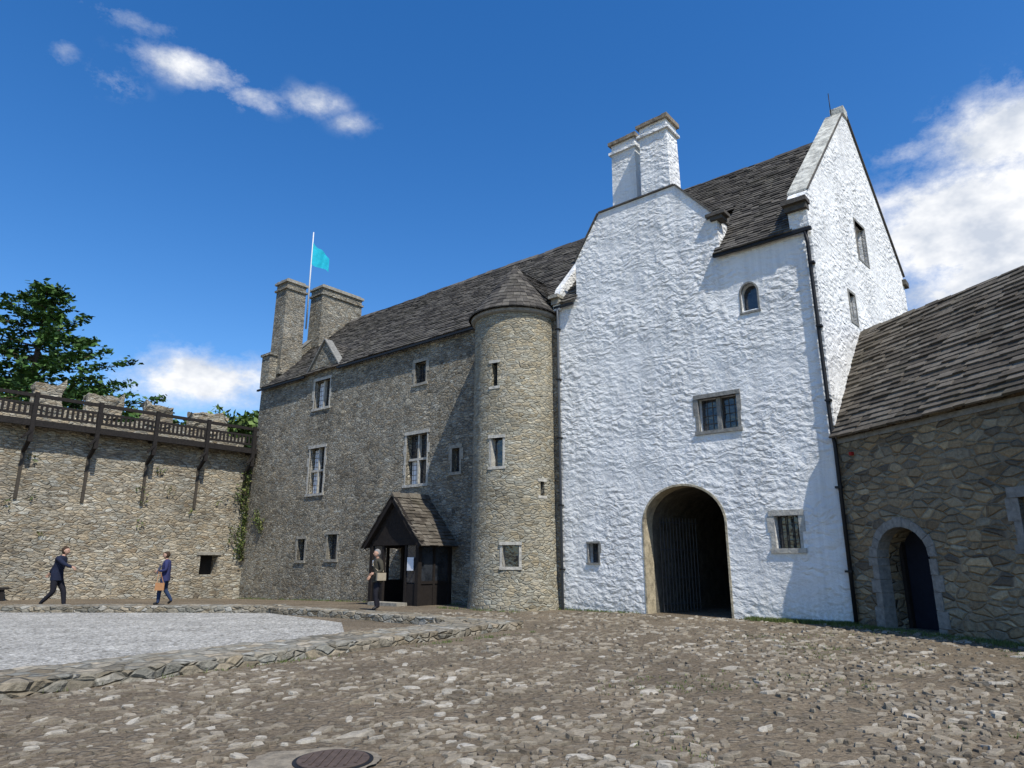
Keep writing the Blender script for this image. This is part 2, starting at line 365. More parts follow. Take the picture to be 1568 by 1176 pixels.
def edgecap(name,pts,y0,y1,mat,par,t=.055):
    V=[];Fc=[]
    for (a,b),(c,d) in zip(pts[:-1],pts[1:]):
        nx,nz=-(d-b),(c-a); l=math.hypot(nx,nz); nx/=l;nz/=l
        k=len(V)
        for yy in(y0,y1): V+=[(a+nx*.004,yy,b+nz*.004),(c+nx*.004,yy,d+nz*.004),(c+nx*t,yy,d+nz*t),(a+nx*t,yy,b+nz*t)]
        Fc+=[tuple(i+k for i in f) for f in BF]
    o=mk(name,V,Fc,mat,par); fixn(o.data)
edgecap('chimney_gable_coping',cg[1:5],-.05,.8,SLATE,G)
boxes('gable_corbel',[(-2.9,-2.3,-.16,.3,11.5,11.6),(-2.78,-2.4,-.1,.3,11.38,11.5)],SLATE,G)
stack('chimney_left',-7.05,-6.0,1.45,2.35,12.5,16.55,WHITE,G)
stack('chimney_right',-5.62,-4.5,1.0,1.85,12.5,16.4,WHITE,G)
beams('gutter',[((-2.75,-.14,10.2),(.05,-.14,10.2),.1,.09),((-8.6,-.14,10.0),(-7.8,-.14,10.0),.08,.08)],BLACK,G)
tube('drainpipe',[(-.12,-.14,10.15),(-.1,-.09,9.8),(-.06,-.09,4.6),(-.02,-.10,4.3),(-.02,-.10,-.1)],.05,BLACK,G)
tube('drainpipe_left',[(-8.45,-.14,9.98),(-8.5,-.09,9.6),(-8.5,-.09,-.1)],.045,GREYP,G)
boxes('pipe_brackets',[(-.13,.02,-.16,-.004,z,z+.05) for z in(1.2,3.2,5.4,7.4,9.2)]+[(-8.57,-8.43,-.15,-.004,z,z+.04) for z in(1.2,3.2,5.4,7.4,9.2)],BLACK,G)
# ------------------------------------------------------------------ MANOR
M=castle('stone_manor_house')
EZ=10.35
mw=prism('walls',[(-28.75,-.8),(-8.61,-.8),(-8.61,EZ),(-27.85,EZ),(-27.95,5.5),(-28.2,2.5)],.0,9,MAN,M)
WN=[(-22.95,-21.75,8.45,9.8,2,1),(-15.85,-15.2,8.5,9.4,1,1),(-22.95,-21.8,4.45,6.55,2,2),(-16.2,-15.0,4.4,6.4,2,2),(-23.4,-22.85,1.5,2.45,1,1),(-21.15,-20.45,1.55,2.6,1,1),(-13.6,-13.2,4.7,5.6,1,1)]
cut(mw,[bc(a,b,c,d) for a,b,c,d,_,_ in WN])
for i,w in enumerate(WN): window(M,i,*w,sur=.11,mat=DRESS3 if i in(0,2,3) else DRESS)
boxes('curtains',[(-22.9,-22.4,.262,.268,4.45,6.5),(-16.1,-15.75,.262,.268,4.45,5.4),(-22.9,-22.5,.262,.268,8.5,9.75),(-21.98,-21.85,.262,.268,4.45,6.5)],PAPER,M)
dv=Vector((0,4.7,4.75)).normalized()
slates('roof_slates',M,SLATE,(-27.5,-.2,10.2),(1,0,0),dv,18.9,6.7,.2,.34,seed=11)
slates('back_roof_slates',M,SLATE,(-27.5,9.2,10.2),(1,0,0),Vector((0,-4.7,4.75)),18.9,6.7,.35,.6,seed=12)
prism('roof_core',[(.05,10.25),(4.5,14.75),(8.95,10.25)],-27.5,-8.64,SLATE,M,'x')
ridge('ridge_stones',M,(-27.4,4.5,14.98),(-8.7,4.5,14.98),SLATE)
prism('left_gable',[(0.0,10.3),(0.0,10.9),(4.3,15.35),(4.7,15.35),(9,10.9),(9,10.3)],-27.93,-27.45,MAN,M,'x')
coping('gable_coping',[(.0,10.9),(4.3,15.35)],lambda y:-28.0,lambda y:-27.4,DRESS2,M)
boxes('corner_pinnacle',[(-27.98,-27.2,-.05,.75,10.3,12.0),(-28.05,-27.13,-.12,.82,12.0,12.12)],MAN,M)
boxes('corner_pinnacle_step',[(-27.99,-27.1,.76,1.5,10.35,12.9)],MAN,M)
stack('chimney',-27.95,-26.85,.35,1.6,11,16.2,MAN,M,DRESS)
stack('chimney_2',-27.9,-26.7,2.5,5.3,13,16.5,MAN,M,DRESS)
prism('wall_gablet',[(-23.5,10.3),(-22.3,11.75),(-21.1,10.3)],-.03,.3,MAN,M)
edgecap('gablet_coping',[(-23.65,10.2),(-22.3,11.78),(-20.95,10.2)],-.12,.3,DRESS2,M)
prism('gablet_roof_core',[(-23.4,10.3),(-22.3,11.6),(-21.2,10.3)],.3,1.5,SLATE,M)
slates('gablet_slates',M,SLATE,(-21.0,-.05,10.25),(0,1,0),Vector((-1.3,0,1.45)),1.7,1.95,.18,.3,lim=lambda v:(0,.3+v*.75),seed=14)
beams('gutter',[((-27.9,-.2,10.12),(-23.6,-.2,10.12),.09),((-21.0,-.2,10.12),(-12,-.2,10.12),.09)],BLACK,M)
# ------------------------------------------------------------------ TURRET
T=castle('round_stair_turret')
tcx,tcy=-10.2,-.35
def cyl(name,cx,cy,prof,mat,par,n=64):
    V=[];Fc=[]
    for r,z in prof:
        for j in range(n): t=2*math.pi*j/n; V.append((cx+r*math.cos(t),cy+r*math.sin(t),z))
    for i in range(len(prof)-1):
        for j in range(n): j2=(j+1)%n; Fc.append((i*n+j,i*n+j2,(i+1)*n+j2,(i+1)*n+j))
    Fc.append(tuple(range(n-1,-1,-1))); Fc.append(tuple((len(prof)-1)*n+j for j in range(n)))
    o=mk(name,V,Fc,mat,par); fixn(o.data); return o
tb=cyl('wall',tcx,tcy,[(1.62,-.6),(1.5,.8),(1.45,3),(1.43,9.85)],TUR,T,96)
def tdir(deg):
    t=math.radians(deg); wx,wy=math.sin(t),-math.cos(t)
    return Vector((wx*CA[0]+wy*CA[1],wx*CB[0]+wy*CB[1],0))
def tbox(name,deg,w,z0,z1,r0,r1,mat,par):
    d=tdir(deg); s=Vector((0,0,1)).cross(d); c=Vector((tcx,tcy,0)); V=[]
    for z in(z0,z1):
        for a,b in((r0,-w/2),(r1,-w/2),(r1,w/2),(r0,w/2)): V.append(tuple(c+d*a+s*b+Vector((0,0,z))))
    o=mk(name,V,BF,mat,par); fixn(o.data); return o
TW=[(-29,.22,7.1,7.9),(-25,.42,4.42,5.35),(-6,.5,1.3,1.95),(37,.16,3.5,3.95)]
cut(tb,[tbox('c',d,w,a,b,1.1,1.8,None,None) for d,w,a,b in TW])
for i,(d,w,a,b) in enumerate(TW):
    tbox('glass_%d'%i,d,w,a,b,1.15,1.18,GLASS,T)
    rr=1.455 if a>2 else 1.51
    for k,(off,ww,c0,c1_) in enumerate([(0,w+.2,b,b+.1),(0,w+.2,a-.09,a)]): tbox('lintel_%d_%d'%(i,k),d,ww,c0,c1_,1.2,rr,DRESS3,T)
    if i in(1,2):
        for k,sgn in enumerate((-1,1)):
            dd=d+sgn*math.degrees((w/2+.04)/1.43); tbox('jamb_%d_%d'%(i,k),dd,.08,a,b,1.2,rr-.01,DRESS3,T)
V=[];Fc=[];rows=13;rb=1.66;zb=9.8;zt=12.0
cyl('cone_core',tcx,tcy,[(rb-.06,zb-.03),(.02,zt-.05)],SLATE,T,32)
for i in range(rows):
    f0=i/rows;f1=min((i+1.3)/rows,1)
    r0=rb*(1-f0);r1=rb*(1-f1);z0=zb+(zt-zb)*f0;z1=zb+(zt-zb)*f1
    m=max(6,int(2*math.pi*r0/.24));ph=random.random()
    for j in range(m):
        a0=2*math.pi*(j+ph)/m;a1=2*math.pi*(j+1+ph)/m-.01/max(r0,.1);t=random.uniform(.025,.055)
        k=len(V)
        for (r,z,dn) in((r0,z0,.0),(r1,z1,0)):
            for aa in(a0,a1): V.append((tcx+r*math.cos(aa),tcy+r*math.sin(aa),z+dn))
        for (r,z,dn) in((r0+.02,z0,t),(r1,z1,t*.6)):
            for aa in(a0,a1): V.append((tcx+r*math.cos(aa),tcy+r*math.sin(aa),z+dn))
        Fc+=[(k+4,k+5,k+7,k+6),(k,k+1,k+5,k+4),(k+1,k+3,k+7,k+5),(k,k+4,k+6,k+2)]
o=mk('cone_slates',V,Fc,SLATE,T);fixn(o.data)
cyl('eaves_course',tcx,tcy,[(1.47,9.66),(1.55,9.7),(1.58,9.79)],DRESS2,T)
prism('saddle_core',[(-11.6,10.3),(-10.2,11.8),(-8.8,10.3)],-.3,2.2,SLATE,T)
slates('saddle_slates',T,SLATE,(-8.75,-.3,10.3),(0,1,0),Vector((-1.4,0,1.5)),2.6,2.0,.18,.28,lim=lambda v:(0,.6+v),seed=21)
slates('saddle_slates_2',T,SLATE,(-11.65,-.3,10.3),(0,1,0),Vector((1.4,0,1.5)),2.6,2.0,.18,.28,lim=lambda v:(0,.6+v),seed=22)
# ------------------------------------------------------------------ PORCH
P=castle('entrance_porch')
px0,px1,py=-16.15,-13.45,-1.65; pc=(px0+px1)/2
B=[]
for x in(px0+.1,px1-.1):
    B+=[((x,py+.08,-.2),(x,py+.08,2.1),.16),((x,-.08,-.2),(x,-.08,2.1),.14)]
B+=[((px0+.1,py+.08,2.12),(px1-.1,py+.08,2.12),.16,.2),((px0+.1,py+.1,2.1),(px0+.1,0,2.1),.15,.18),((px1-.1,py+.1,2.1),(px1-.1,0,2.1),.15,.18)]
for y in(py-.12,): B+=[((px0-.2,y,1.98),(pc,y,3.72),.1,.22),((px1+.2,y,1.98),(pc,y,3.72),.1,.22)]
B+=[((pc-.62,py+.08,-.1),(pc-.62,py+.08,2.05),.1),((pc+.62,py+.08,-.1),(pc+.62,py+.08,2.05),.1)]
for x in (px1-.1,px0+.1): B+=[((x,py+.1,.75),(x,0,.75),.08,.1),((x,-.85,-.1),(x,-.85,2.0),.09)]
beams('timber_frame',B,TIMB2,P)
boxes('side_panels',[(px1-.13,px1-.09,py+.15,-.1,-.1,.72),(px0+.09,px0+.13,py+.15,-.1,-.1,.72),(px0+.2,pc-.68,py+.05,py+.09,-.1,.7),(pc+.68,px1-.2,py+.05,py+.09,-.1,.7)],TIMB2,P)
boxes('glass_panels',[(px1-.12,px1-.10,py+.15,-.1,.8,2.0),(px0+.2,pc-.68,py+.06,py+.08,.75,2.0),(pc+.68,px1-.2,py+.06,py+.08,.75,2.0)],GLASS,P)
prism('gable_boarding',[(px0+.1,2.2),(pc,3.55),(px1-.1,2.2)],py+.03,py+.08,TIMB2,P)
boxes('notice',[(pc+.75,pc+1.07,py-.0,py+.02,1.15,1.6)],PAPER,P)
boxes('notice_2',[(pc-1.15,pc-.95,py-.0,py+.02,1.3,1.5)],PAPER,P)
boxes('door_frames',[(pc-.55,pc-.47,-.55,-.5,-.2,2.05),(pc-.05,pc+.05,-.55,-.5,-.2,2.05),(pc+.47,pc+.55,-.55,-.5,-.2,2.05),(pc-.47,pc-.05,-.55,-.5,.8,.88),(pc+.05,pc+.47,-.55,-.5,.8,.88)],DRESS2,P)
boxes('door_glass',[(pc-.47,pc+.47,-.49,-.47,-.2,2.05)],GLASS,P)
dR=Vector((-(px1+.28-pc),0,1.85))
slates('roof_slates',P,SLATEB,(px1+.28,py-.2,1.95),(0,1,0),dR,1.83,dR.length,.17,.28,seed=31)
dL=Vector((pc-px0+.28,0,1.85))
slates('roof_slates_left',P,SLATEB,(px0-.28,py-.2,1.95),(0,1,0),dL,1.83,dL.length,.17,.28,seed=32)
prism('roof_core',[(px0-.2,1.97),(pc,3.7),(px1+.2,1.97),(px1+.1,1.97),(pc,3.55),(px0-.1,1.97)],py-.15,-.01,TIMB2,P)
ridge('ridge_stones',P,(pc,py-.2,3.84),(pc,-.02,3.84),SLATEB,.14,.35)
boxes('step',[(pc-.75,pc+.8,py-.45,py+.02,-.2,.08)],DRESS,P)
# ------------------------------------------------------------------ CURTAIN WALL
C=castle('curtain_wall')
def rough_block(name,x0,x1,y0,y1,z0,z1,mat,par,step=.25,amp=.07,seed=0,topamp=None):
    import bmesh
    bm=bmesh.new()
    nx=max(1,int((x1-x0)/step));ny=max(1,int((y1-y0)/step));nz=max(1,int((z1-z0)/step))
    idx={}
    def vert(i,j,k):
        if (i,j,k) in idx: return idx[(i,j,k)]
        p=Vector((x0+(x1-x0)*i/nx,y0+(y1-y0)*j/ny,z0+(z1-z0)*k/nz))
        d=noise.noise_vector(p*1.7+Vector((seed,0,0)))*amp+noise.noise_vector(p*5.+Vector((0,seed,0)))*amp*.5
        if k==nz and topamp: d.z+=topamp*(noise.noise(p*.9+Vector((seed,3,0)))-.3+.5*noise.noise(p*3.3))
        v=bm.verts.new(p+d); idx[(i,j,k)]=v; return v
    def q(*a): bm.faces.new([vert(*t) for t in a])
    for i in range(nx):
        for j in range(ny): q((i,j,nz),(i+1,j,nz),(i+1,j+1,nz),(i,j+1,nz)); q((i,j,0),(i,j+1,0),(i+1,j+1,0),(i+1,j,0))
    for i in range(nx):
        for k in range(nz): q((i,0,k),(i+1,0,k),(i+1,0,k+1),(i,0,k+1)); q((i,ny,k),(i,ny,k+1),(i+1,ny,k+1),(i+1,ny,k))
    for j in range(ny):
        for k in range(nz): q((0,j,k),(0,j,k+1),(0,j+1,k+1),(0,j+1,k)); q((nx,j,k),(nx,j+1,k),(nx,j+1,k+1),(nx,j,k+1))
    me=bpy.data.meshes.new(name); bm.to_mesh(me); bm.free(); me.materials.append(mat)
    o=bpy.data.objects.new(name,me); COL.objects.link(o); o.parent=par; fixn(me); return o
cwx=-28.1
cw=rough_block('wall',-29.6,cwx,-24,-.02,-.9,6.85,CUR,C,.3,.035,1)
cut(cw,[boxes('c',[(cwx-.6,cwx+.4,-2.15,-1.3,.85,1.75)],None)])
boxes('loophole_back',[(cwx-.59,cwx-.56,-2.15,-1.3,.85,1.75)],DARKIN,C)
boxes('loophole_lintel',[(cwx-.3,cwx+.06,-2.35,-1.15,1.76,1.9)],DRESS,C)
rough_block('parapet',-29.6,-29.1,-24,0,6.8,7.95,CUR,C,.3,.06,2,.35)
for i,(y0,y1,zz) in enumerate([(-12.9,-11.3,9.0),(-9.7,-8.6,9.05),(-7.6,-6.1,8.95),(-5.1,-3.8,8.9),(-2.9,-1.0,8.9),(-16.5,-15,8.9),(-20,-18.4,8.9)]):
    rough_block('merlon_%d'%i,-29.62,-29.05,y0,y1,7.75,zz,CUR,C,.17,.13,10+i,.7)
B=[];PK=[]
rx=-27.55
B+=[((rx,-24,8.0),(rx,-.1,8.0),.1,.14),((rx,-24,7.64),(rx,-.1,7.64),.05,.1),((rx,-24,7.2),(rx,-.1,7.2),.05,.1),((rx,-24,6.88),(rx,-.1,6.88),.14,.26)]
ys=[-.35-2.4*k for k in range(10)]
for y in ys:
    B+=[((rx+.05,y,6.1),(rx+.05,y,8.12),.15,.16),((rx+.03,y,6.2),(cwx,y,5.75),.13,.13),((cwx,y,6.8),(rx+.05,y,6.8),.13,.16),((rx+.1,y,6.55),(rx+.16,y-.3,6.2),.08)]
beams('walkway_timbers',B,TIMB,C)
y=-24
while y<-.15: PK.append((rx-.02,rx+.02,y,y+.09,7.22,7.6)); y+=.19
boxes('railing_pickets',PK,TIMB,C)
boxes('wall_strips',[(cwx-.05,cwx+.07,y-.06,y+.06,3.9,5.8) for y in ys],plainmat('dark_brown_strip',(.06,.05,.038),.4,9,.01),C)  # thin dark brown upright strips on the wall face, one below each bracket
boxes('walkway_deck',[(cwx-1.,rx+.02,-24,-.05,6.92,6.99)],TIMB,C)
BN=castle('timber_bench')
boxes('seat',[(cwx+.1,cwx+.65,-12.6,-9.75,.42,.5)],TIMB,BN)
boxes('legs',[(cwx+.15,cwx+.6,y,y+.12,-.3,.42) for y in(-12.4,-11.2,-10.0)],TIMB,BN)
# ------------------------------------------------------------------ OUTBUILDING
RA=math.atan2(-.965,.263)
O_=empty('stone_outbuilding',(R[0],R[1],0),RA)
ow=prism('walls',[(-2.1,-.5),(13,-.5),(13,4.5),(-2.1,4.5)],.0,5,RNG,O_)
DA=archpts(.86,2.28,-.7,1.55,2.2)
cut(ow,[prism('c',DA,-.3,.9,None),bc(4.42,5.3,1.75,2.6)])
def voussoirs(name,x0,x1,z0,zs,zc,w,y0,y1,mat,par):
    cx=(x0+x1)/2;hw=(x1-x0)/2;hc=zc-zs
    V=[];Fc=[]
    def add(q):
        pr=random.uniform(0,.012);k=len(V)
        for yy in(y0-pr,y1): V.extend([(a,yy,b) for a,b in q])
        Fc.extend([(k,k+1,k+2,k+3),(k+7,k+6,k+5,k+4)]+[(k+i,k+(i+1)%4,k+4+(i+1)%4,k+4+i) for i in range(4)])
    n=11;e=.006
    for i in range(n):
        t0=math.pi*i/n+e;t1=math.pi*(i+1)/n-e; w2=w*random.uniform(.85,1.2)
        add([(cx+hw*math.cos(t0),zs+hc*math.sin(t0)),(cx+(hw+w2)*math.cos(t0),zs+(hc+w2)*math.sin(t0)),(cx+(hw+w2)*math.cos(t1),zs+(hc+w2)*math.sin(t1)),(cx+hw*math.cos(t1),zs+hc*math.sin(t1))])
    for s in(-1,1):
        z=z0;k=0
        while z<zs-.05:
            h=min(random.uniform(.28,.45),zs-z); w2=w*(1.35 if k%2 else .9); k+=1
            a=cx+s*hw;b=cx+s*(hw+w2)
            add([(a,z),(b,z),(b,z+h-.01),(a,z+h-.01)]); z+=h
    o=mk(name,V,Fc,mat,par);fixn(o.data)
voussoirs('door_surround',.864,2.276,-.3,1.55,2.196,.2,-.02,.3,DRESS2,O_)
boxes('door',[(.87,2.27,.7,.75,-.4,2.2)],plainmat('dark_blue_door',(.008,.010,.018),.3,5,.005),O_)
boxes('door_frame',[(.87,.97,.6,.69,-.4,1.9),(2.17,2.27,.6,.69,-.4,1.9)],TIMB2,O_)
window(O_,1,4.42,5.3,1.75,2.6,2,1,.16,DRESS2)
sd=Vector((0,2.9,3.55)).normalized()
slates('roof_slates',O_,SLATEB,(0,-.2,4.42),(1,0,0),sd,13,4.58,.185,.42,lim=lambda v:(.02-.62*v*sd.y+.05*random.random(),13),th=.045,seed=41)
slates('back_slates',O_,SLATEB,(-1,5.6,4.42),(1,0,0),Vector((0,-2.9,3.55)),14,4.58,.35,.6,seed=42)
prism('roof_core',[(0.05,4.45),(2.7,7.78),(5.35,4.45)],-.0,13,SLATEB,O_,'x')
ridge('ridge_stones',O_,(-1.9,2.72,8.0),(13,2.72,7.85),SLATEB,.2,.4)
boxes('wall_top_course',[(.02,13,-.03,.1,4.3,4.42)],DRESS2,O_)
boxes('alarm_light',[(.45,.53,-.08,-.0,3.95,4.03)],plainmat('red_plastic',(.3,.02,.015),.1,5,0),O_)
# ------------------------------------------------------------------ FLAG
FL=castle('flag_and_flagpole')
fx,fy=-27.3,2.0
tube('pole',[(fx,fy,14),(fx,fy,19.9)],[.05,.03],plainmat('white_pole',(.6,.6,.6),.05,5,0),FL,8)
FM=plainmat('turquoise_flag_cloth',(.015,.40,.52),.2,3,.01)
V=[];Fc=[];nu,nv=18,10
for i in range(nu+1):
    for j in range(nv+1):
        u=i/nu;v=j/nv; wv=.13*math.sin(u*10+v*2)*u
        V.append((fx+.04+.51*u*.95-.86*wv,fy+.86*u*.95+.51*wv,19.25-v*(1.35-.5*u)-u*.85-.07*math.sin(u*7)))
for i in range(nu):
    for j in range(nv): a=i*(nv+1)+j; Fc.append((a,a+1,a+nv+2,a+nv+1))
mk('flag',V,Fc,FM,FL,True)
# ------------------------------------------------------------------ GROUND
def gz(X,Y):
    x,y=W2F(X,Y)
    a=min(max((-x-12)/16,0),1); b=min(max((y+8)/8,0),1)
    return -.3*a*b
def groundmat():
    m,nt,b=newmat('cobbled_earth'); v,raw=coords(nt,(9.5,9.5,9.5),.2,2.5)
    vo=N(nt,'ShaderNodeTexVoronoi',feature='F1',i_Scale=1.); nt.links.new(v,vo.inputs['Vector'])
    ve=N(nt,'ShaderNodeTexVoronoi',feature='DISTANCE_TO_EDGE',i_Scale=1.); nt.links.new(v,ve.inputs['Vector'])
    sp=N(nt,'ShaderNodeSeparateColor'); nt.links.new(vo.outputs['Color'],sp.inputs[0])
    st=ramp(nt,sp.outputs[0],[(0,(.16,.13,.09)),(.6,(.235,.195,.14)),(1,(.33,.29,.225))])
    f=noise_(nt,raw,18.,4.,.8); g=noise_(nt,raw,.7,4.,.65)
    dirt=ramp(nt,f,[(.3,(.105,.081,.053)),(.7,(.24,.19,.128))])
    ed=ramp(nt,ve.outputs['Distance'],[(.05,0),(.2,1)])
    present=ramp(nt,sp.outputs[1],[(.35,0),(.5,1)])
    col=mix(nt,math_(nt,'MULTIPLY',math_(nt,'MULTIPLY',ed,present),.75),dirt,st)
    col=mix(nt,1.,col,ramp(nt,f,[(.25,.65),(.75,1.3)]),'MULTIPLY')
    col=mix(nt,1.,col,ramp(nt,g,[(.3,.68),(.7,1.15)]),'MULTIPLY')
    gr=noise_(nt,raw,.25,4.,.7)
    col=mix(nt,ramp(nt,gr,[(.6,0),(.72,.35)]),col,(.11,.125,.05))
    nt.links.new(col,b.inputs['Base Color'])
    h=math_(nt,'ADD',math_(nt,'MULTIPLY',math_(nt,'MULTIPLY',ed,present),.6),math_(nt,'MULTIPLY',f,.8))
    bump(nt,b,h,.04); return m
GM=groundmat()
V=[];Fc=[]
xs=np.concatenate([np.linspace(-600,-45,8),np.arange(-40,30,.5),np.linspace(35,600,8)])
ysg=np.concatenate([np.linspace(-200,-5,5),np.arange(0,50,.5),np.linspace(55,900,8)])
for yy in ysg:
    for xx in xs:
        V.append((xx,yy,gz(xx,yy)+.015*noise.noise(Vector((xx*.5,yy*.5,0)))))
w_=len(xs)
for j in range(len(ysg)-1):
    for i in range(w_-1): a=j*w_+i; Fc.append((a,a+1,a+w_+1,a+w_))
mk('ground',V,Fc,GM,None,True)
def pathblock(name,pts,w,h,par,seed):
    V=[];Fc=[]
    S=[]
    for (a,b) in zip(pts[:-1],pts[1:]):
        a=Vector(a);b=Vector(b);n=max(2,int((b-a).length/.13))
        for i in range(n): S.append(a.lerp(b,i/n))
    S.append(Vector(pts[-1]))
    prof=[(-.5,-.15),(-.5,.4),(-.49,.9),(-.44,1.)]+[(q/10,1.) for q in range(-3,4)]+[(.44,1.),(.49,.9),(.5,.4),(.5,-.15)]
    m=len(prof)
    for i,p in enumerate(S):
        d=(S[min(i+1,len(S)-1)]-S[max(i-1,0)]).normalized(); s=Vector((-d.y,d.x))
        for a,b in prof:
            q=Vector((p.x+s.x*a*w,p.y+s.y*a*w,h*b))
            nn=noise.noise_vector(q*2.1+Vector((seed,0,0)))*.6+noise.noise_vector(q*6.+Vector((seed,5,0)))*.5
            q+=Vector((nn.x*.08,nn.y*.08,nn.z*.04 if b>.5 else 0))
            V.append(tuple(q))
    for i in range(len(S)-1):
        for j in range(m-1): Fc.append((i*m+j,i*m+j+1,(i+1)*m+j+1,(i+1)*m+j))
    Fc.append(tuple(range(m)));Fc.append(tuple((len(S)-1)*m+j for j in range(m)))
    o=mk(name,V,Fc,LOW,par); fixn(o.data); return o
LW=castle('low_foundation_walls')
pathblock('back_wall',[(-24.3,-15.2),(-22.3,-13.2),(-14.8,-6.7),(-14.3,-6.4)],.9,.2,LW,1)
pathblock('cross_wall',[(-14.4,-6.5),(-10.8,-6.2),(-6.2,-6.2)],.75,.18,LW,2)
pathblock('front_wall',[(-5.4,-24),(-5.45,-15),(-5.75,-11),(-6.2,-5.7)],1.3,.17,LW,3)
V=[F2W(*p) for p in[(-13.8,-7.0),(-9.6,-7.6),(-6.9,-9.5),(-6.0,-13),(-6.0,-24),(-30,-24),(-22.5,-13.9)]]
GR,nt,b=newmat('pale_gravel'); v,raw=coords(nt)
vo=N(nt,'ShaderNodeTexVoronoi',feature='F1',i_Scale=22.); nt.links.new(raw,vo.inputs['Vector'])
spc=N(nt,'ShaderNodeSeparateColor'); nt.links.new(vo.outputs['Color'],spc.inputs[0])
f=noise_(nt,raw,9.,4.,.85); g=noise_(nt,raw,1.0,4.,.7)
cg_=ramp(nt,spc.outputs[0],[(0,(.24,.225,.19)),(.5,(.46,.44,.39)),(1,(.68,.655,.59))])
cg_=mix(nt,1.,cg_,ramp(nt,f,[(.3,.68),(.7,1.2)]),'MULTIPLY')
nt.links.new(mix(nt,1.,cg_,ramp(nt,g,[(.3,.75),(.7,1.15)]),'MULTIPLY'),b.inputs['Base Color']); bump(nt,b,math_(nt,'ADD',vo.outputs['Distance'],f),.05)
mk('gravel_bed',[(x,y,.035) for x,y,z in V],[tuple(range(len(V)))],GR)
def cobblemat():
    m,nt,b=newmat('cobble_stone'); v,raw=coords(nt)
    g=N(nt,'ShaderNodeNewGeometry')
    col=ramp(nt,g.outputs['Random Per Island'],[(0,(.13,.105,.075)),(.4,(.20,.167,.12)),(.85,(.29,.25,.19)),(1,(.42,.385,.32))])
    n=noise_(nt,raw,22.,4.,.75)
    col=mix(nt,1.,col,ramp(nt,n,[(.25,.65),(.75,1.3)]),'MULTIPLY')
    col=mix(nt,1.,col,ramp(nt,noise_(nt,raw,.7,4.,.65),[(.3,.72),(.7,1.12)]),'MULTIPLY')
    nt.links.new(col,b.inputs['Base Color']); bump(nt,b,n,.015); return m
CM=cobblemat()
V=[];Fc=[]
sp=.1
def inlow(x,y):
    if -6.95<x<-4.75 and y<-5.5: return True
    if -14.8<x<-6 and -6.8<y<-5.7: return True
    if x<-6.4 and y<-6.6 and y<(x+14.6)*.87-6.2: return True
    if x<-6.4 and y<-6.6 and x>-14.8: return x<-9 or y<-7.8
    return False
yy=4.4
while yy<21:
    k=1+(yy-4)/16*.9
    xx=-yy*.88-.6
    while xx<yy*.83+1.2:
        X=xx+random.uniform(-.5,.5)*sp*k; Y_=yy+random.uniform(-.5,.5)*sp*k; xx+=sp*k
        fx_,fy_=W2F(X,Y_)
        if fy_>-.15 and fx_<.1: continue
        dR_=(X-R[0])*.965+(Y_-R[1])*.263
        if dR_>-.1 or inlow(fx_,fy_): continue
        if ((X+1.45)/.65)**2+((Y_-5.72)/.45)**2<1: continue
        if random.random()<.22: continue
        den=noise.noise(Vector((X*.6,Y_*.6,5)))+.4*noise.noise(Vector((X*2,Y_*2,1)))
        if den<-.12 and random.random()<.75: continue
        r=random.uniform(.017,.043)*(1+(yy-4)/26); el=random.uniform(1.1,2.6); ang=random.gauss(.5,.5)
        if random.random()<.05: r*=1.6
        h=random.uniform(.005,.021); n=random.choice((4,5,6)); base=len(V); tz=gz(X,Y_); tx,ty=random.gauss(0,.13),random.gauss(0,.13)
        rad=[random.uniform(.7,1.2) for _ in range(n)]
        for ring_,(f,hh) in enumerate(((1.12,-.012),(1.,.6),(.8,1.))):
            for q in range(n):
                t=2*math.pi*q/n; a=math.cos(t)*r*el*f*rad[q]; c=math.sin(t)*r*f*rad[q]
                u=a*math.cos(ang)-c*math.sin(ang); w=a*math.sin(ang)+c*math.cos(ang)
                z=tz+(hh*h if hh>0 else hh)+ (u*tx+w*ty if hh>0 else 0)+.008
                V.append((X+u,Y_+w,z))
        for rr in range(2):
            for q in range(n): q2=(q+1)%n; Fc.append((base+rr*n+q,base+rr*n+q2,base+(rr+1)*n+q2,base+(rr+1)*n+q))
        Fc.append(tuple(base+2*n+q for q in range(n)))
    yy+=sp*k*.8
mk('cobblestones',V,Fc,CM,None)
MH=empty('manhole_cover',(-1.33,5.62,0))
IR=plainmat('rusty_iron',(.085,.062,.05),.4,20,.004,.7)
cyl('cover',0,0,[(.265,-.01),(.265,.03),(.26,.034)],IR,MH,40)
cyl('rim',0,0,[(.295,-.01),(.295,.024)],BLACK,MH,40)
L_=[]
for i in range(-3,4):
    h_=math.sqrt(max(.225**2-(i*.063)**2,.01)); L_.append((i*.063-.01,i*.063+.01,-h_,h_,.036,.041))
boxes('tread_bars',L_,IR,MH)
V=[]
for i in range(60):
    t=2*math.pi*i/60; q=1+.2*noise.noise(Vector((math.cos(t)*1.5,math.sin(t)*1.5,3)))+.12*noise.noise(Vector((math.cos(t)*5,math.sin(t)*5,3)))
    V.append((-.14+.5*q*math.cos(t),.37*q*math.sin(t),.0175))
mk('concrete_collar',V,[tuple(range(60))],plainmat('worn_concrete',(.21,.18,.135),.5,7,.05),MH)
def grassmat(name,a,b_):
    m,nt,b=newmat(name); g=N(nt,'ShaderNodeNewGeometry')
    nt.links.new(ramp(nt,g.outputs['Random Per Island'],[(0,a),(1,b_)]),b.inputs['Base Color']); b.inputs['Roughness'].default_value=.7
    return m
GRM=grassmat('grass_blades',(.05,.08,.018),(.15,.18,.055))
V=[];Fc=[]
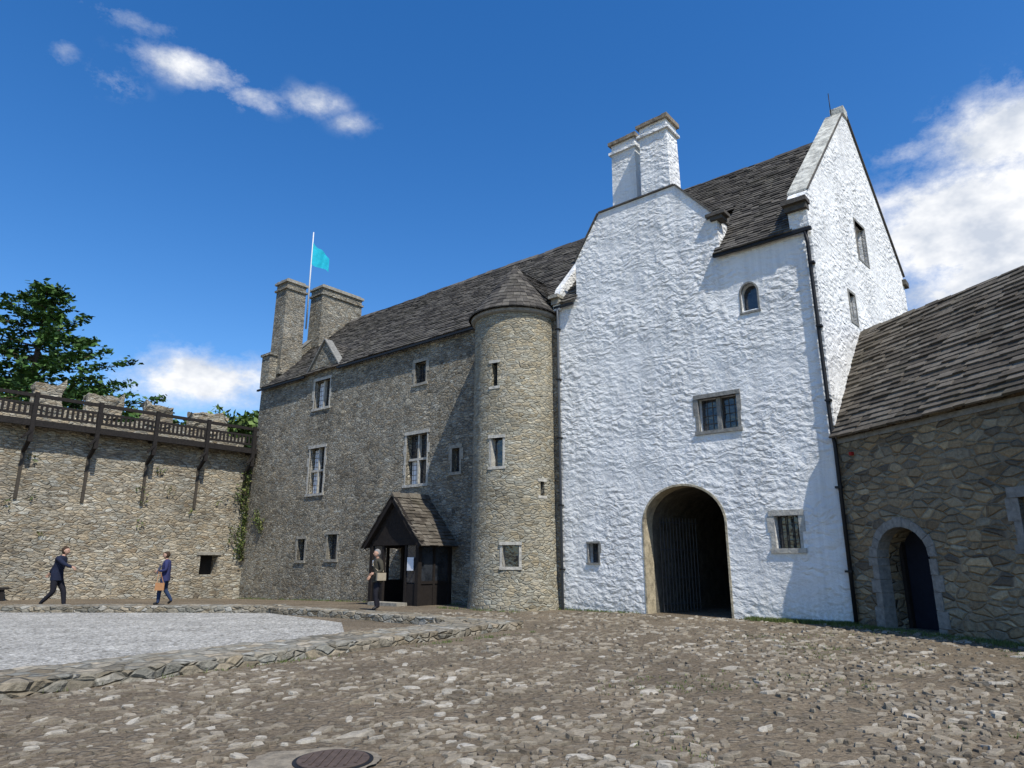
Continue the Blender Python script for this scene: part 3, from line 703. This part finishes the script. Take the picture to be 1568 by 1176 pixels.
def tuft(X,Y_,n=14,h=.1,r=.09):
    for _ in range(n):
        a=random.uniform(0,6.28); rr=r*random.random()**.5; x=X+rr*math.cos(a); y=Y_+rr*math.sin(a); z=gz(x,y)
        hh=h*random.uniform(.4,1.2); t=random.uniform(0,6.28); lx,ly=random.gauss(0,.4)*hh,random.gauss(0,.4)*hh; w=.007
        k=len(V); V.extend([(x-w*math.cos(t),y-w*math.sin(t),z),(x+w*math.cos(t),y+w*math.sin(t),z),(x+lx,y+ly,z+hh)]); Fc.append((k,k+1,k+2))
for i in range(420):
    x=random.uniform(-2.6,0); X,Y_,_=F2W(x,-abs(random.gauss(0,.14))-.04); tuft(X,Y_)
for i in range(60):
    x=random.uniform(-8.4,-5.8); X,Y_,_=F2W(x,-abs(random.gauss(0,.06))-.03); tuft(X,Y_,9,.08)
for i in range(200):
    x=random.uniform(-28,-8.5); X,Y_,_=F2W(x,-abs(random.gauss(0,.1))-.08 if not -12<x<-8.7 else -2-abs(random.gauss(0,.08))); tuft(X,Y_,10,.09)
for i in range(500):
    t=random.uniform(0,9); s=-abs(random.gauss(0,.3))-.05
    tuft(R[0]+.263*t+.965*s,R[1]-.965*t+.263*s,12,.07,.12)
for i in range(2200):
    X=random.uniform(1,11); Y_=random.uniform(5,15)
    if (X-R[0])*.965+(Y_-R[1])*.263>-.1: continue
    if noise.noise(Vector((X*.5,Y_*.5,9)))+.06*(X-6)<.08: continue
    tuft(X,Y_,6,.04,.07)
for i in range(160):
    y=random.uniform(-24,-6); s=random.choice((-.72,.72)); X,Y_,_=F2W(-5.6+s+random.gauss(0,.04),y); tuft(X,Y_,10,.06)
mk('grass',V,Fc,GRM)
# ------------------------------------------------------------------ FOLIAGE
def leafmat(name,c0,c1,c2):
    m,nt,b=newmat(name); g=N(nt,'ShaderNodeNewGeometry'); v,raw=coords(nt)
    col=ramp(nt,g.outputs['Random Per Island'],[(0,c0),(.6,c1),(1,c2)])
    col=mix(nt,1.,col,ramp(nt,noise_(nt,raw,.8,3.),[(.35,.6),(.65,1.4)]),'MULTIPLY')
    nt.links.new(col,b.inputs['Base Color']); b.inputs['Roughness'].default_value=.65; return m
def leaves(pts,size,name,mat,par,flat=.4):
    V=[];Fc=[]
    for p,s in pts:
        a=Vector((random.gauss(0,1),random.gauss(0,1),random.gauss(0,flat))).normalized()
        b=Vector((random.gauss(0,1),random.gauss(0,1),random.gauss(0,flat))); b=(b-a*b.dot(a)).normalized()
        L=size*s*random.uniform(.6,1.4); k=len(V)
        V+= [tuple(p-a*L*.5-b*L*.12),tuple(p+b*L*.28),tuple(p+a*L*.6),tuple(p-b*L*.3)]
        Fc.append((k,k+1,k+2,k+3))
    return mk(name,V,Fc,mat,par)
TR=empty('conifer_tree',(-29.5,40.5,0))
BARK=plainmat('bark',(.07,.05,.035),.4,8,.03)
H=18.3
tube('trunk',[(0,0,-.5),(.1,0,6),(0,.1,12),(0,0,H-.4)],[.5,.38,.22,.04],BARK,TR,10)
pts=[];lb=[]
z=5.5
while z<H-.2:
    f=(z-4.5)/(H-4.5); rad=9.2*(1-f**1.5)*.95+.6
    for k in range(8):
        a=random.uniform(0,6.28); L=rad*random.uniform(.5,1.2)
        n=max(3,int(L/.42)); p0=Vector((0,0,z+random.uniform(-.3,.3))); prev=p0
        for i in range(1,n+1):
            t=i/n; p=p0+Vector((math.cos(a)*L*t,math.sin(a)*L*t,-.14*L*t+.32*L*t*t*.9))
            if i%2==0 or i==n: lb.append((tuple(prev),tuple(p),.07*(1-t)+.02)); prev=p
            if t>.25:
                for _ in range(22):
                    wv=.2+.5*math.sin(math.pi*min(t,.9))
                    pts.append((p+Vector((random.gauss(0,wv*.5),random.gauss(0,wv*.5),random.gauss(0,.11)+.05)),1.))
    z+=.7
beams('limbs',lb,BARK,TR)
leaves(pts,.32,'needles',leafmat('conifer_needles',(.022,.055,.014),(.055,.12,.026),(.11,.19,.05)),TR,.35)
TL=empty('distant_tree_line')
pts=[];tk=[]
for i in range(40):
    X=random.uniform(-58,-22); Y_=random.uniform(58,70); top=15.4+.5*math.sin(X*.45)+random.uniform(-.7,.3)+(1.2 if X<-38 else 0)-max(0,(X+34)*.12)
    rad=random.uniform(2.3,3.6); cz=top-rad*.85
    tk.append(((X,Y_,0),(X,Y_,cz),.4))
    for j in range(16):
        c=Vector((X,Y_,cz))+Vector((random.gauss(0,1),random.gauss(0,1),random.gauss(0,.5)))*rad*.45; rr=rad*random.uniform(.25,.45)
        for _ in range(60):
            d=Vector((random.gauss(0,1),random.gauss(0,1),random.gauss(0,1))).normalized(); pts.append((c+d*rr*random.uniform(.7,1.05),1.))
beams('trunks',tk,BARK,TL)
leaves(pts,.55,'foliage',leafmat('broadleaf_foliage',(.035,.07,.014),(.08,.135,.028),(.14,.20,.05)),TL,.8)
V=[];Fc=[];nn_=60
for i in range(nn_+1):
    for j in range(9):
        X=-260+i*8; Y_=85+j*18
        V.append((X,Y_,-1+(13*math.sin(min(j/5,1)*math.pi/2))*math.exp(-((X+60)/70)**2)+1.2*noise.noise(Vector((X*.05,Y_*.05,1)))))
for i in range(nn_):
    for j in range(8): a=i*9+j; Fc.append((a,a+9,a+10,a+1))
mk('wooded_hill',V,Fc,plainmat('hill_green',(.06,.10,.03),.5,.5,.5),None,True)
IV=castle('wall_ivy')
pts=[]
for i in range(900):
    z=random.uniform(1.5,6.); pts.append((Vector((cwx+.12+abs(random.gauss(0,.1)),-.1-abs(random.gauss(0,.28*(1+.5*math.sin(z*3)))),z)),1.))
for c in[(-27.0,-.05,3.6),(-26.6,-.05,3.2)]:
    for _ in range(70): pts.append((Vector(c)+Vector((random.gauss(0,.12),-abs(random.gauss(0,.06)),random.gauss(0,.2))),1.))
for _ in range(13):
    c=Vector((cwx+.05,random.uniform(-14,-.5),random.uniform(.6,5.8)))
    for _ in range(14): pts.append((c+Vector((abs(random.gauss(0,.05)),random.gauss(0,.12),random.gauss(0,.1))),.8))
leaves(pts,.12,'leaves',leafmat('ivy_leaves',(.04,.06,.015),(.09,.12,.03),(.18,.17,.06)),IV,1.)
# ------------------------------------------------------------------ PEOPLE
def skin(name,verts,edges,rad,sub=2):
    me=bpy.data.meshes.new(name); me.from_pydata(verts,edges,[]); o=bpy.data.objects.new(name,me); COL.objects.link(o)
    md=o.modifiers.new('s','SKIN'); md.use_smooth_shade=True
    for i,r in enumerate(rad):
        s=me.skin_vertices[0].data[i]; s.radius=(r,r) if not hasattr(r,'__len__') else r; s.use_root=(i==0)
    ss=o.modifiers.new('u','SUBSURF'); ss.levels=sub; ss.render_levels=sub
    bpy.context.view_layer.update()
    m2=bpy.data.meshes.new_from_object(o.evaluated_get(bpy.context.evaluated_depsgraph_get()))
    bpy.data.objects.remove(o)
    o=bpy.data.objects.new(name,m2); COL.objects.link(o)
    for p in m2.polygons: p.use_smooth=True
    return o
def cloth(name,c): return plainmat(name,c,.2,14,.006,.9)
SKN=plainmat('skin_tone',(.45,.27,.19),.08,10,0,.6)
def person(name,loc,heading,J,jm,tm,hairm,shoem=None,hair=1.,scale=1.):
    P=empty(name,loc,heading); P.scale=(scale,)*3
    shoem=shoem or BLACK
    order=['pelvis','belly','chest','neckb','neck','head','hipL','kneeL','ankL','toeL','hipR','kneeR','ankR','toeR','shL','elL','wrL','shR','elR','wrR']
    base=dict(pelvis=(0,0,.95),belly=(.01,0,1.1),chest=(.02,0,1.3),neckb=(.02,0,1.44),neck=(.03,0,1.5),head=(.04,0,1.56),
      hipL=(0,.09,.90),hipR=(0,-.09,.90),shL=(.01,.18,1.4),shR=(.01,-.18,1.4))
    base.update(J)
    V=[base[k] for k in order]; ix={k:i for i,k in enumerate(order)}
    E=[('pelvis','belly'),('belly','chest'),('chest','neckb'),('neckb','neck'),('neck','head'),('pelvis','hipL'),('hipL','kneeL'),('kneeL','ankL'),('ankL','toeL'),('pelvis','hipR'),('hipR','kneeR'),('kneeR','ankR'),('ankR','toeR'),('neckb','shL'),('shL','elL'),('elL','wrL'),('neckb','shR'),('shR','elR'),('elR','wrR')]
    rad=dict(pelvis=.16,belly=.155,chest=.17,neckb=.09,neck=.057,head=.055,hipL=.112,kneeL=.076,ankL=.054,toeL=.038,hipR=.112,kneeR=.076,ankR=.054,toeR=.038,shL=.082,elL=.06,wrL=.038,shR=.082,elR=.06,wrR=.038)
    b=skin('body',V,[(ix[a],ix[c]) for a,c in E],[rad[k] for k in order]); b.parent=P
    lab={('ankL','toeL'):2,('ankR','toeR'):2,('pelvis','hipL'):0,('pelvis','hipR'):0,('hipL','kneeL'):1,('kneeL','ankL'):1,('hipR','kneeR'):1,('kneeR','ankR'):1,('neck','head'):3}
    for m in(jm,tm,shoem,SKN): b.data.materials.append(m)
    segs=[(Vector(base[a]),Vector(base[c]),lab.get((a,c),0)) for a,c in E]
    for p in b.data.polygons:
        c=p.center;best=9
        for s,e,l in segs:
            d=e-s;t=max(0,min(1,(c-s).dot(d)/d.length_squared));q=(c-(s+d*t)).length
            if q<best: best=q;p.material_index=l
        if c.z>.84 and p.material_index==1: p.material_index=0
    prof=[(.165,1.05),(.18,.92),(.185,.80)]
    V=[];Fc=[];n=20
    for r,z in prof:
        for j in range(n): t=2*math.pi*j/n; V.append((.01+r*.85*math.cos(t),r*math.sin(t),z+.008*math.sin(3*t)))
    for i in range(2):
        for j in range(n): j2=(j+1)%n; Fc.append((i*n+j,i*n+j2,(i+1)*n+j2,(i+1)*n+j))
    mk('jacket_hem',V,Fc,jm,P,True)
    import bmesh
    hc=Vector(base['head'])+Vector((.02,0,.085))
    bm=bmesh.new(); bmesh.ops.create_uvsphere(bm,u_segments=24,v_segments=16,radius=1)
    for v in bm.verts:
        x,y,z=v.co; jaw=1-.22*max(0,-z); v.co=Vector((x*.098*jaw+(.012 if z<-.3 and x>0 else 0),y*.076*jaw,z*.118))
        if x>.85 and abs(y)<.3 and -.35<z<.15: v.co.x+=.018*(1-abs(y)/.3)
        v.co+=hc
    me=bpy.data.meshes.new('head'); bm.to_mesh(me); bm.free(); me.materials.append(SKN); o=bpy.data.objects.new('head',me); COL.objects.link(o); o.parent=P
    for p in me.polygons: p.use_smooth=True
    def ell(nm,c,r,mat,cut_=None):
        bm=bmesh.new(); bmesh.ops.create_uvsphere(bm,u_segments=20,v_segments=12,radius=1)
        for v in bm.verts:
            w=v.co.copy()
            if cut_: w=cut_(w)
            v.co=Vector((w.x*r[0],w.y*r[1],w.z*r[2]))+c
        me=bpy.data.meshes.new(nm); bm.to_mesh(me); bm.free(); me.materials.append(mat); o=bpy.data.objects.new(nm,me); COL.objects.link(o); o.parent=P
        for p in me.polygons: p.use_smooth=True
    ell('nose',hc+Vector((.102,0,-.012)),(.017,.012,.022),SKN)
    for s in(-1,1):
        ell('ear_%s'%('l' if s>0 else 'r'),hc+Vector((-.005,s*.077,-.005)),(.02,.009,.03),SKN)
        ell('eye_%s'%('l' if s>0 else 'r'),hc+Vector((.088,s*.03,.012)),(.01,.012,.008),BLACK)
    ell('mouth',hc+Vector((.09,0,-.055)),(.008,.024,.006),plainmat('lips',(.3,.12,.1),.05,5,0))
    def hc_(w):
        if w.x>.25 and w.z<.35: w=w*.82
        return w
    ell('hair',hc+Vector((-.014,0,.016)),(.106,.088,.118*hair),hairm,hc_)
    for sd in('L','R'):
        el=Vector(base['el'+sd]);wr=Vector(base['wr'+sd]);d=(wr-el).normalized()
        side=Vector((1,0,0)) if abs(d.x)<.8 else Vector((0,0,1))
        side=(side-d*side.dot(d)).normalized(); cr=d.cross(side)
        v=[wr-d*.02,wr+d*.05];e=[(0,1)];r=[.026,.03]
        for k in range(4):
            o_=(k-1.5)*.02; L=(.065,.078,.072,.055)[k]; a=len(v)
            v+=[wr+d*.085+side*o_,wr+d*(.085+L*.55)+side*o_*1.1+cr*.012,wr+d*(.085+L*.9)+side*o_*1.1+cr*.034]; e+=[(1,a),(a,a+1),(a+1,a+2)]; r+=[.0105,.0095,.008]
        a=len(v); v+=[wr+d*.045+side*.04,wr+d*.075+side*.058]; e+=[(0,a),(a,a+1)]; r+=[.012,.0095]
        h=skin('hand_'+sd.lower(),[tuple(q) for q in v],e,r,1); h.parent=P; h.data.materials.append(SKN)
    return P
HB=plainmat('brown_hair',(.05,.03,.018),.3,30,.01); HG=plainmat('grey_hair',(.22,.21,.2),.3,30,.01)
NAVY=cloth('navy_jacket',(.012,.016,.035)); DKT=cloth('dark_trousers',(.014,.014,.02)); JEAN=cloth('blue_jeans',(.025,.045,.10))
PURP=cloth('purple_blue_fleece',(.03,.035,.10)); OLV=cloth('olive_jacket',(.05,.045,.032)); BEI=cloth('canvas_bag',(.33,.28,.20))
g0=lambda X,Y_:(X,Y_,gz(X,Y_)-.0)
person('walking_visitor',g0(-14.45,22.5),math.radians(5),dict(kneeL=(.2,.1,.50),ankL=(.27,.1,.09),toeL=(.42,.11,.05),kneeR=(.02,-.1,.48),ankR=(-.28,-.1,.17),toeR=(-.17,-.11,.05),
   elL=(-.22,.26,1.2),wrL=(-.36,.3,1.0),elR=(.27,-.24,1.26),wrR=(.52,-.26,1.16),chest=(.06,0,1.3),neckb=(.09,0,1.43),neck=(.11,0,1.49),head=(.13,0,1.54),shL=(.06,.18,1.39),shR=(.09,-.18,1.39)),NAVY,DKT,HB,scale=1.1)
P2=person('walking_visitor',g0(-12.15,24.9),math.radians(200),dict(kneeL=(.14,.1,.50),ankL=(.14,.1,.09),toeL=(.29,.11,.05),kneeR=(-.02,-.1,.49),ankR=(-.25,-.1,.15),toeR=(-.13,-.11,.05),
   elL=(.0,.25,1.14),wrL=(.22,.18,1.12),elR=(.02,-.24,1.12),wrR=(.12,-.2,.88)),PURP,JEAN,HB,scale=1.03)
mk('map_leaflet',[(.24,.02,1.02),(.28,.3,1.04),(.2,.31,1.32),(.16,.03,1.3)],[(0,1,2,3)],PAPER,P2)
LEA=plainmat('tan_leather',(.4,.2,.09),.2,8,.004,.5)
boxes('handbag',[(-.02,.26,.26,.36,.50,.74)],LEA,P2)
beams('handbag_straps',[((.02,.31,.74),(.16,.22,1.1),.015),((.22,.31,.74),(.2,.22,1.1),.015)],LEA,P2)
P3=person('standing_visitor',g0(-4.2,22.2),math.radians(215),dict(kneeL=(.1,.11,.50),ankL=(.06,.12,.09),toeL=(.2,.14,.05),kneeR=(-.01,-.1,.49),ankR=(-.12,-.12,.10),toeR=(.03,-.14,.05),
   elL=(-.02,.26,1.14),wrL=(.2,.16,1.06),elR=(-.05,-.25,1.13),wrR=(.14,-.2,.98)),OLV,DKT,HG,scale=1.04)
boxes('shoulder_bag',[(-.12,.16,.22,.32,.86,1.08)],BEI,P3)
beams('bag_strap',[((.06,.2,1.1),(.16,.0,1.3),.04,.012),((.16,.0,1.3),(.08,-.12,1.47),.04,.012),((-.06,.22,1.1),(-.15,.0,1.3),.04,.012),((-.15,.0,1.3),(-.02,-.12,1.48),.04,.012)],BEI,P3)
# ------------------------------------------------------------------ SKY + SUN
phi=math.radians(30); el=math.radians(55)
sd=Vector((math.cos(el)*math.sin(phi),-math.cos(el)*math.cos(phi),math.sin(el)))
L=bpy.data.lights.new('sun','SUN'); L.energy=5.0; L.angle=math.radians(.5); L.color=(1,.96,.88)
lo=bpy.data.objects.new('sun',L); COL.objects.link(lo); lo.rotation_euler=(-sd).to_track_quat('-Z','Y').to_euler(); lo.location=(20,-20,40)
w=bpy.data.worlds.new('World'); scene.world=w; w.use_nodes=True; nt=w.node_tree
for n in list(nt.nodes): nt.nodes.remove(n)
out=nt.nodes.new('ShaderNodeOutputWorld'); bg=nt.nodes.new('ShaderNodeBackground'); nt.links.new(bg.outputs[0],out.inputs[0])
sky=nt.nodes.new('ShaderNodeTexSky'); sky.sky_type='NISHITA'; sky.sun_disc=False; sky.sun_elevation=el; sky.sun_rotation=math.radians(150); sky.ozone_density=2.; sky.air_density=1.; sky.dust_density=.3
bg.inputs[1].default_value=.12
hs=nt.nodes.new('ShaderNodeHueSaturation'); hs.inputs['Hue'].default_value=.507; hs.inputs['Saturation'].default_value=1.37; hs.inputs['Value'].default_value=1.48; nt.links.new(sky.outputs[0],hs.inputs['Color'])
tc=nt.nodes.new('ShaderNodeTexCoord'); sx_=nt.nodes.new('ShaderNodeSeparateXYZ'); nt.links.new(tc.outputs['Generated'],sx_.inputs[0])
az=math_(nt,'ARCTAN2',sx_.outputs[0],sx_.outputs[1]); elv=math_(nt,'ARCSINE',sx_.outputs[2])
D=math.pi/180
clouds=[(-28.5,35.6,4.,1.1,.9),(-24.,34.9,3.,.8,.7),(-33.8,37.4,3.6,.7,.42),(-34.3,33.3,2.,1.,.42),(-18.6,35.6,2.6,1.0,.62),(-15.,34.5,2.4,.8,.42),(-37.8,33.9,1.,1.,.4),(-9,34.4,.9,.5,.28),
 (-24.9,13.6,5.,1.9,1.2),(37,22.9,7.5,3.4,1.55),(40.5,28.3,5.,2.4,1.35),(38,18.8,6.5,2.8,1.4),(31.8,25.6,3.,1.2,.75),(34.5,28.8,3.8,.8,.55),(60,25,16,5,1.2)]
tot=None
for a,e,ra,re,wt in clouds:
    dx=math_(nt,'MULTIPLY_ADD',az,1/(ra*D),-a/ra); dy=math_(nt,'MULTIPLY_ADD',elv,1/(re*D),-e/re)
    q=math_(nt,'MULTIPLY_ADD',dx,dx,math_(nt,'MULTIPLY',dy,dy))
    g=math_(nt,'MULTIPLY',math_(nt,'POWER',.45,q),wt)
    tot=g if tot is None else math_(nt,'MAXIMUM',tot,g)
n1=N(nt,'ShaderNodeTexNoise',i_Scale=12.,i_Detail=7.,i_Roughness=.68); mp=N(nt,'ShaderNodeMapping'); mp.inputs['Scale'].default_value=(1,1,1.5)
nt.links.new(tc.outputs['Generated'],mp.inputs[0]); nt.links.new(mp.outputs[0],n1.inputs['Vector'])
dens=math_(nt,'ADD',tot,math_(nt,'MULTIPLY',math_(nt,'SUBTRACT',n1.outputs['Fac'],.5),2.2))
gate=math_(nt,'MULTIPLY',ramp(nt,dens,[(.15,0),(.55,.38),(1.,1)]),ramp(nt,tot,[(.04,0),(.42,1)]))
n2=noise_(nt,mp.outputs[0],14.,4.,.6)
cc=ramp(nt,n2,[(.35,(5.2,5.7,6.6)),(.6,(8.4,8.5,8.7))])
col=mix(nt,gate,hs.outputs[0],cc)
nt.links.new(col,bg.inputs[0])
# ------------------------------------------------------------------ CAMERA
cd=bpy.data.cameras.new('camera'); cd.sensor_width=36; cd.lens=24.0; cd.clip_end=3000
co=bpy.data.objects.new('camera',cd); COL.objects.link(co); co.location=(0,0,1.45); co.rotation_euler=(math.radians(90+14.59),0,0)
scene.camera=co
scene.view_settings.view_transform='Standard'; scene.view_settings.look='None'; scene.view_settings.exposure=0
